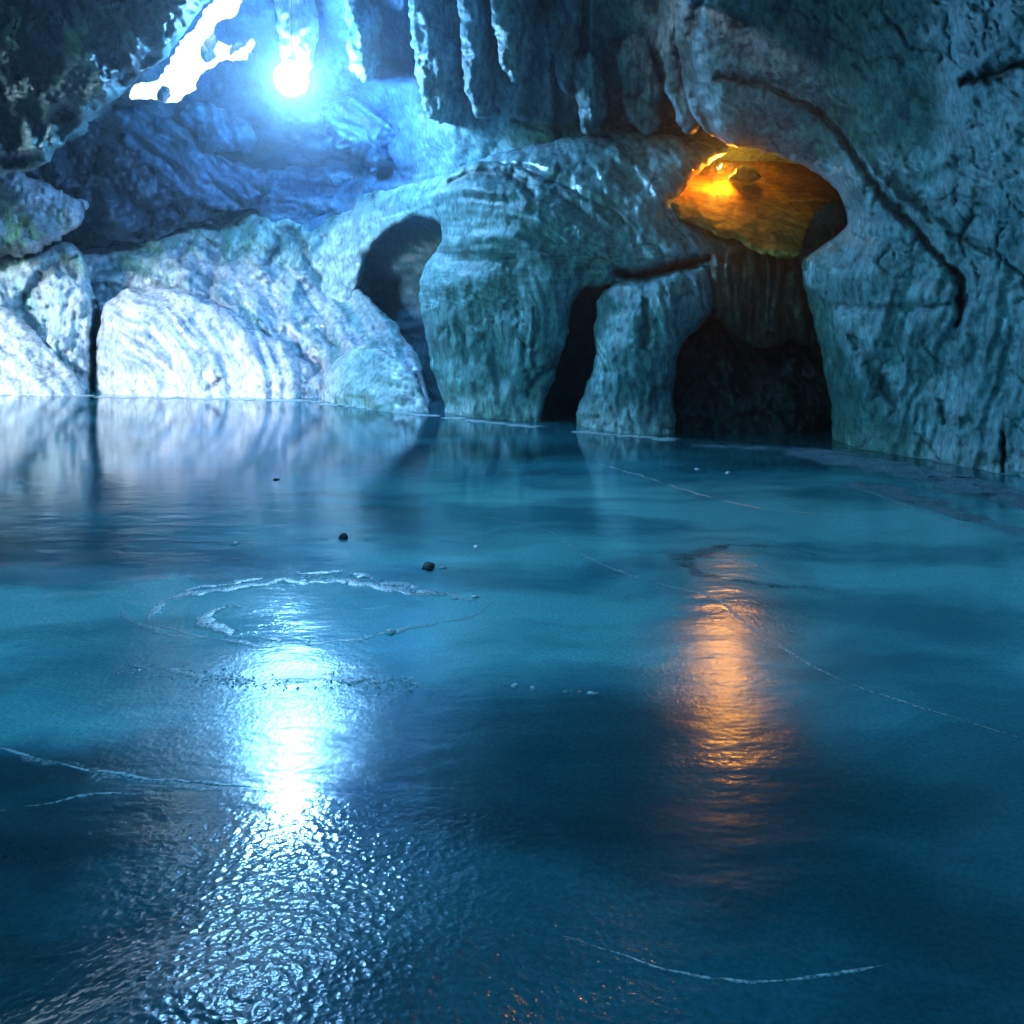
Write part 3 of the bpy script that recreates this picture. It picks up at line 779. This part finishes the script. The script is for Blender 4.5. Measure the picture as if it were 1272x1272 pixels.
M_CRACK = frost_material('crack_ice', (.5, .68, .74), (.85, .9, .92), .0)
soft_edge(M_CRACK)
M_RING = soft_edge(frost_material('ring_frost', (.8, .85, .9), (.95, .96, .98), .0))
M_RING.node_tree.nodes['Principled BSDF'].inputs['Specular IOR Level'].default_value = 1
M_DULL = (frost_material('dull_grey', (.18, .20, .22), (.26, .28, .30), .0))
M_SEAM = soft_edge(frost_material('dark_seam', (.01, .03, .05), (.02, .05, .08), .0))
M_DULL.node_tree.nodes['Principled BSDF'].inputs['Roughness'].default_value = .9
M_DULL.node_tree.nodes['Principled BSDF'].inputs['Specular IOR Level'].default_value = .1
soft_edge(M_DULL)
ridge('frost_ring', [(186,770),(196,752),(225,738),(270,735),(330,724),(400,720),(460,725),(520,738),(560,742),(590,743)], .085, .006, 1.0, 'bright crusted frost line, far arc of the ring on the ice', M_RING)
ridge('frost_ring', [(300,752),(268,755),(252,766),(262,780),(300,792),(350,797)], .075, .006, 2.0, 'bright crusted frost hook inside the frost ring', M_RING)
ridge('frost_ring', [(186,770),(200,778),(250,792),(330,802),(410,800),(470,790),(520,778),(580,768),(612,755),(600,744)], .040, .004, 3.0, 'faint near arc of the frost ring', M_RING, .2, alpha=.5)
ridge('frost_ring', [(150,755),(158,770),(195,785),(240,796)], .04, .003, 4.0, 'faint outer frost line left of the ring', M_CRACK, alpha=.4)
ridge('frost_ring', [(370,711),(430,711),(480,721),(530,736),(575,744)], .075, .010, 21.0, 'broken outer frost crust at the far right of the ring', M_RING, .4)
ridge('frost_ring', [(196,748),(230,731),(280,727),(330,717)], .06, .008, 22.0, 'broken outer frost crust at the far left of the ring', M_RING, .45)
ridge('crack', [(690,665),(715,685),(755,705),(800,720),(860,735),(900,748),(925,775),(965,802),(1030,840),(1090,862),(1160,885),(1290,922)], .020, .002, 5.0, 'long pale crack curving across the right half of the ice', M_CRACK, .15, alpha=.75)
ridge('crack', [(730,572),(800,592),(860,612),(940,632),(1010,638),(1100,650)], .040, .003, 6.0, 'pale crack along the foot of the pillars', M_CRACK, .15, alpha=.7)
ridge('crack', [(-20,925),(40,937),(100,955),(170,966),(240,974),(320,978),(400,988)], .018, .003, 7.0, 'pale crack at the left edge running to the bright streak', M_CRACK, .05)
ridge('crack', [(-20,925),(60,948),(140,964),(230,976),(330,985)], .05, .002, 17.0, 'milky margin along the pale crack at the left edge', M_CRACK, .05, alpha=.3)
ridge('crack', [(-20,1012),(30,1003),(70,999),(100,990),(140,986),(180,985)], .014, .003, 8.0, 'short pale branching crack below the other at the left edge', M_CRACK, .1)
ridge('crack', [(690,1172),(740,1183),(800,1202),(860,1218),(925,1225),(1000,1218),(1060,1208),(1120,1192)], .010, .0015, 9.0, 'curved faint crack at the bottom right', M_CRACK, .08, alpha=.7)
ridge('crack', [(590,640),(660,652),(700,668)], .02, .002, 18.0, 'faint upper end of the long pale crack', M_CRACK, .2, alpha=.4)
for k, (p, w_, al_, lab) in enumerate([
    ([(-30,490),(60,491),(112,492)], .30, 1., 'white rime along the foot of the white mound'),
    ([(120,493),(200,494),(300,496),(398,499)], .30, 1., 'white rime along the foot of the white dome'),
    ([(404,502),(470,508),(535,517)], .25, .9, 'white rime along the foot of the pale flowstone apron'),
    ([(558,519),(610,525),(664,531)], .20, .8, 'white rime along the foot of the broad pillar'),
    ([(714,536),(770,541),(838,547)], .20, .8, 'white rime along the foot of the pitted buttress'),
    ([(1040,554),(1100,562),(1160,571),(1272,592)], .16, .6, 'pale rime along the foot of the right wall')]):
    ridge('rime', p, w_, .012, 30.0 + k, lab, M_CRACK, .1, taper=False, alpha=al_)
ridge('dull_patch', [(1015,690),(980,680),(930,676),(880,682),(850,694),(852,704),(880,716),(930,724),(985,730),(1020,728)], .11, .002, 19.0, 'dull brownish oval patch on the ice in front of the dark alcove', M_DULL, .05, alpha=.4)  # low-gloss grey oval laid on the ice
ridge('crack', [(1000,598),(1060,604),(1110,622),(1180,648),(1280,676)], .05, .002, 20.0, 'pale margin of the ice shelf along the right wall', M_CRACK, .1, alpha=.45)
ridge('seam', [(-20,673),(80,672),(180,672),(260,674),(330,671),(390,672)], .025, .002, 10.0, 'thin dark seam across the ice on the left', M_SEAM)
ridge('seam', [(400,500),(440,500),(480,508)], .05, .01, 11.0, 'dark wet seam along the pale flowstone apron', M_SEAM)

# crusts of frozen foam
M_SNOW = M_FROST
def crumb_mesh(seed, r):
    k = 9; V = [(0, 0, r*.7)]
    rs = np.random.RandomState(seed)
    for ring_, (rr, zz) in enumerate(((.6, .5), (1.0, .12), (.95, -.15))):
        for j in range(k):
            a = 2*math.pi*j/k; q = rr*r*(1 + .35*rs.uniform(-1, 1))
            V.append((math.cos(a)*q, math.sin(a)*q, zz*r*(1 + .3*rs.uniform(-1, 1))))
    F = [(0, 1 + j, 1 + (j+1) % k) for j in range(k)]
    for g in range(2):
        for j in range(k):
            F.append((1+g*k+j, 1+(g+1)*k+j, 1+(g+1)*k+(j+1) % k, 1+g*k+(j+1) % k))
    F.append(tuple(1+2*k+j for j in range(k-1, -1, -1)))
    return V, F
def lump(name, u, v, r, mat, seed, label, cat, group, sq=(1, .7, .6)):
    V, F = crumb_mesh(seed, r)
    o = link_mesh(name, V, F, mat)
    p = on_ice(np.array(float(u)), np.array(float(v)))
    o.location = (p[0], p[1], r*.1*sq[2]); o.scale = sq; o.rotation_euler = (0, 0, seed)
    return tag(o, label, cat, group)
M_STONE = plain('wet_stone', (.035, .04, .045), .7)
lump('stone', 343, 596, .035, M_STONE, 3, 'small round dark stone farthest out on the ice', 'stone', 'stones frozen into the lake')
lump('stone', 427, 668, .055, M_STONE, 5, 'flat dark stone on the ice behind the frost ring', 'stone', 'stones frozen into the lake', (1, .6, .8))
lump('stone', 532, 705, .065, M_STONE, 8, 'dark stone nearest the frost ring with frost at its side', 'stone', 'stones frozen into the lake', (1, .7, .5))
for i, (u, v, r, lab) in enumerate([
    (292, 676, .030, 'white ice chip at the end of the dark seam'), (592, 680, .030, 'white ice chip right of the dark stones'),
    (550, 706, .022, 'white ice chip touching the nearest dark stone'), (905, 588, .045, 'bright ice chip before the dark alcove, right one of two'),
    (866, 583, .030, 'bright ice chip before the dark alcove, left one of two'), (735, 862, .022, 'ice chip at the right end of the foam line'),
    (640, 852, .018, 'ice chip in the foam line, left of the last two'), (662, 855, .016, 'ice chip in the foam line, second from its right end'),
    (590, 742, .024, 'ice chip off the right tip of the frost ring'), (566, 744, .016, 'ice chip next to the right tip of the frost ring'),
    (485, 786, .035, 'ice chip on the near arc of the frost ring')]):
    lump('ice_chip', u, v, r, M_SNOW, 20 + i, lab, 'ice chip', 'loose chips of ice on the lake')
ridge('foam_line', [(150,828),(210,832),(270,846),(330,850),(400,842),(470,848),(520,852)], .06, .004, 12.0, 'patchy frozen foam line in front of the frost ring', M_RING, .5, alpha=.6)

# upright flakes of frost grown along the ring, the foam line and the cracks
def frost_flakes(name, specs, seed, label):
    rs = np.random.RandomState(seed); AV = []; AF = []
    for pts, n, spread, r0, r1 in specs:
        P = open_smooth(pts, 3); Q = on_ice(P[:, 0], P[:, 1])
        d = np.concatenate([[0], np.cumsum(np.linalg.norm(np.diff(Q, axis=0), axis=1))])
        for _ in range(n):
            t = rs.uniform(0, d[-1])
            if perlin(t * 3.1, seed, .5) + .5 * perlin(t * 11., seed, 2.5) < rs.uniform(-.6, .3): continue
            x = np.interp(t, d, Q[:, 0]) + rs.normal() * spread; y = np.interp(t, d, Q[:, 1]) + rs.normal() * spread
            for _k in range(3):
                r = rs.uniform(r0, r1) * rs.uniform(.4, 1); a = rs.uniform(-.9, .9); h = r * rs.uniform(.5, 1.1)
                dx, dy = math.cos(a) * r, math.sin(a) * r; ox, oy = rs.normal(size=2) * r * .7; lx, ly = rs.normal(size=2) * h * .45
                k = len(AV)
                if _k:      # a scale of clear frost lying almost flat
                    tx, ty = rs.normal(size=2) * .22; a = rs.uniform(0, 6.28); zz = rs.uniform(.2, .6) * r
                    for q in range(5):
                        ex, ey = r * math.cos(a + q*1.257) * rs.uniform(.6, 1), r * math.sin(a + q*1.257) * rs.uniform(.6, 1)
                        AV.append((x+ox+ex, y+oy+ey, zz + .003 + tx*ex + ty*ey))
                    AF.append((k, k+1, k+2, k+3, k+4)); continue
                AV += [(x+ox-dx*.6, y+oy-dy*.6, -.001), (x+ox+dx*.6, y+oy+dy*.6, -.001), (x+ox+dx+lx, y+oy+dy+ly, h*.6), (x+ox+lx, y+oy+ly, h), (x+ox-dx+lx, y+oy-dy+ly, h*.55)]
                AF.append((k, k+1, k+2, k+3, k+4))
    o = link_mesh(name, AV, AF, M_FLAKE, lake, smooth=False)
    o['kind'] = 'stuff'; o['label'] = label
M_FLAKE = frost_material('frost_flake', (.85, .88, .92), (.96, .97, .98), .4)
M_FLAKE.node_tree.nodes['Principled BSDF'].inputs['Roughness'].default_value = .3
frost_flakes('frost_crust', [
    ([(190,768),(200,750),(228,738),(270,735)], 50, .02, .004, .010),
    ([(250,736),(290,732),(330,724),(400,720),(450,722)], 60, .02, .004, .010),
    ([(380,716),(430,716),(470,724),(520,736),(560,742)], 110, .03, .004, .011),
    ([(300,752),(268,755),(252,766),(262,780),(300,792),(340,797)], 60, .02, .004, .010),
    ([(190,775),(260,795),(340,802),(420,800),(500,785),(580,768)], 60, .035, .003, .008)], 5, 'sparkling frost crust along the frost ring')
frost_flakes('frozen_foam', [
    ([(150,828),(210,832),(270,846),(330,850)], 200, .04, .004, .009),
    ([(330,852),(400,846),(470,848),(520,852)], 160, .03, .004, .010),
    ([(610,850),(660,854),(740,862)], 30, .012, .004, .010)], 9, 'sparkling specks of frozen foam in front of the frost ring')
# pale frosted shelf of ice along the right wall
M_SHELF = soft_edge(frost_material('shelf_ice', (.26, .38, .50), (.55, .66, .78), .0))
ridge('ice_shelf', [(1000,562),(1060,572),(1130,586),(1210,604),(1320,634)], .55, .006, 41.0, 'pale frosted shelf of ice along the foot of the right wall', M_SHELF, .0, taper=False, alpha=.55)
ridge('ice_shelf', [(1060,596),(1130,618),(1210,644),(1320,676)], .30, .004, 42.0, 'outer pale band of the ice shelf by the right wall', M_SHELF, .1, alpha=.4)
ridge('ice_shelf', [(850,552),(920,556),(990,558),(1050,562)], .30, .004, 43.0, 'faint pale ice in front of the dark alcove', M_SHELF, .3, alpha=.3)

# ------------------------------------------------------------------ lamps
def lathe(name, prof, mat, parent, loc, rot=(0, 0, 0), k=24):
    V = []; F = []
    for r, z in prof:
        for j in range(k):
            a = 2*math.pi*j/k; V.append((r*math.cos(a), r*math.sin(a), z))
    for i in range(len(prof) - 1):
        for j in range(k):
            F.append((i*k+j, i*k+(j+1) % k, (i+1)*k+(j+1) % k, (i+1)*k+j))
    F.append(tuple(range(k-1, -1, -1))); F.append(tuple((len(prof)-1)*k + j for j in range(k)))
    o = link_mesh(name, V, F, mat, parent); o.location = loc; o.rotation_euler = rot
    return o
M_METAL = plain('lamp_metal', (.05, .05, .055), .4, .8)

def lamp(name, u, v, D, colour, power, es, radius, label, aim):
    p = world(np.array(float(u)), np.array(float(v)), D)
    root = bpy.data.objects.new(name, None); COL.objects.link(root); root.location = p
    root.empty_display_size = .1
    root.rotation_euler = Vector(aim).to_track_quat('Z', 'Y').to_euler()
    tag(root, label, 'lamp')
    R = radius
    lathe('housing', [(R*.45, -R*1.5), (R*.7, -R*1.3), (R*.8, -R*.5), (R*1.1, -.02), (R*1.1, .0), (R*1.02, .0), (R*.9, -.03)], M_METAL, root, (0, 0, 0))
    ml = plain(name + '_glow', (.8, .8, .8), .3, 0, colour, es)
    lathe('lens', [(R*.98, -.02), (R*.9, R*.12), (R*.6, R*.3), (R*.2, R*.38)], ml, root, (0, 0, 0))
    ld = bpy.data.lights.new(name + '_light', 'POINT'); ld.energy = power; ld.color = colour; ld.shadow_soft_size = R * 1.6
    lo = bpy.data.objects.new('light', ld); COL.objects.link(lo); lo.parent = root; lo.location = (0, 0, R * 1.1)
    return root
def globe_lamp(u, v, D, R, colour, power, label):
    p = world(np.array(float(u)), np.array(float(v)), D)
    root = bpy.data.objects.new('floodlight', None); COL.objects.link(root); root.location = p
    tag(root, label, 'lamp')
    L = power / (math.pi * 4 * math.pi * R * R)
    prof = [(max(.004, R * math.sin(t)), -R * math.cos(t)) for t in np.linspace(.02, math.pi - .3, 12)]
    lathe('globe', prof, plain('globe_glow', (.8, .8, .8), .3, 0, colour, L), root, (0, 0, 0), k=16)
    lathe('cap', [(R*.32, R*.93), (R*.34, R*1.15), (R*.12, R*1.3), (.012, R*1.35)], M_METAL, root, (0, 0, 0), k=12)
    lathe('cable', [(.007, R*1.33), (.007, R*1.33 + 1.6)], M_METAL, root, (0, 0, 0), k=6)
globe_lamp(362, 98, 14.4, .30, (.22, .56, 1.0), 560, 'glaring blue-white globe floodlight hung high on the left of the vault')
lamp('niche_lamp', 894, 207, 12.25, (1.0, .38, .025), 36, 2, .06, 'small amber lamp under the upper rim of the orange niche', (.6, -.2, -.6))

# ------------------------------------------------------------------ the cold damp air of the cave
def haze():
    x0, x1, y0, y1, z0, z1 = -30, 30, -14, 21.9, -1, 11
    V = [(x, y, z) for z in (z0, z1) for y in (y0, y1) for x in (x0, x1)]
    F = [(0,2,3,1), (4,5,7,6), (0,1,5,4), (2,6,7,3), (0,4,6,2), (1,3,7,5)]
    m = bpy.data.materials.new('haze'); m.use_nodes = True
    n = m.node_tree.nodes; l = m.node_tree.links
    n.remove(n['Principled BSDF'])
    pv = n.new('ShaderNodeVolumePrincipled'); pv.inputs['Color'].default_value = (.8, .88, 1, 1); pv.inputs['Density'].default_value = .007
    pv.inputs['Anisotropy'].default_value = 0.86
    l.new(pv.outputs[0], n['Material Output'].inputs['Volume'])
    o = link_mesh('haze', V, F, m, smooth=False)
    tag(o, 'thin blue haze filling the cave', None, None, 'stuff')
haze()
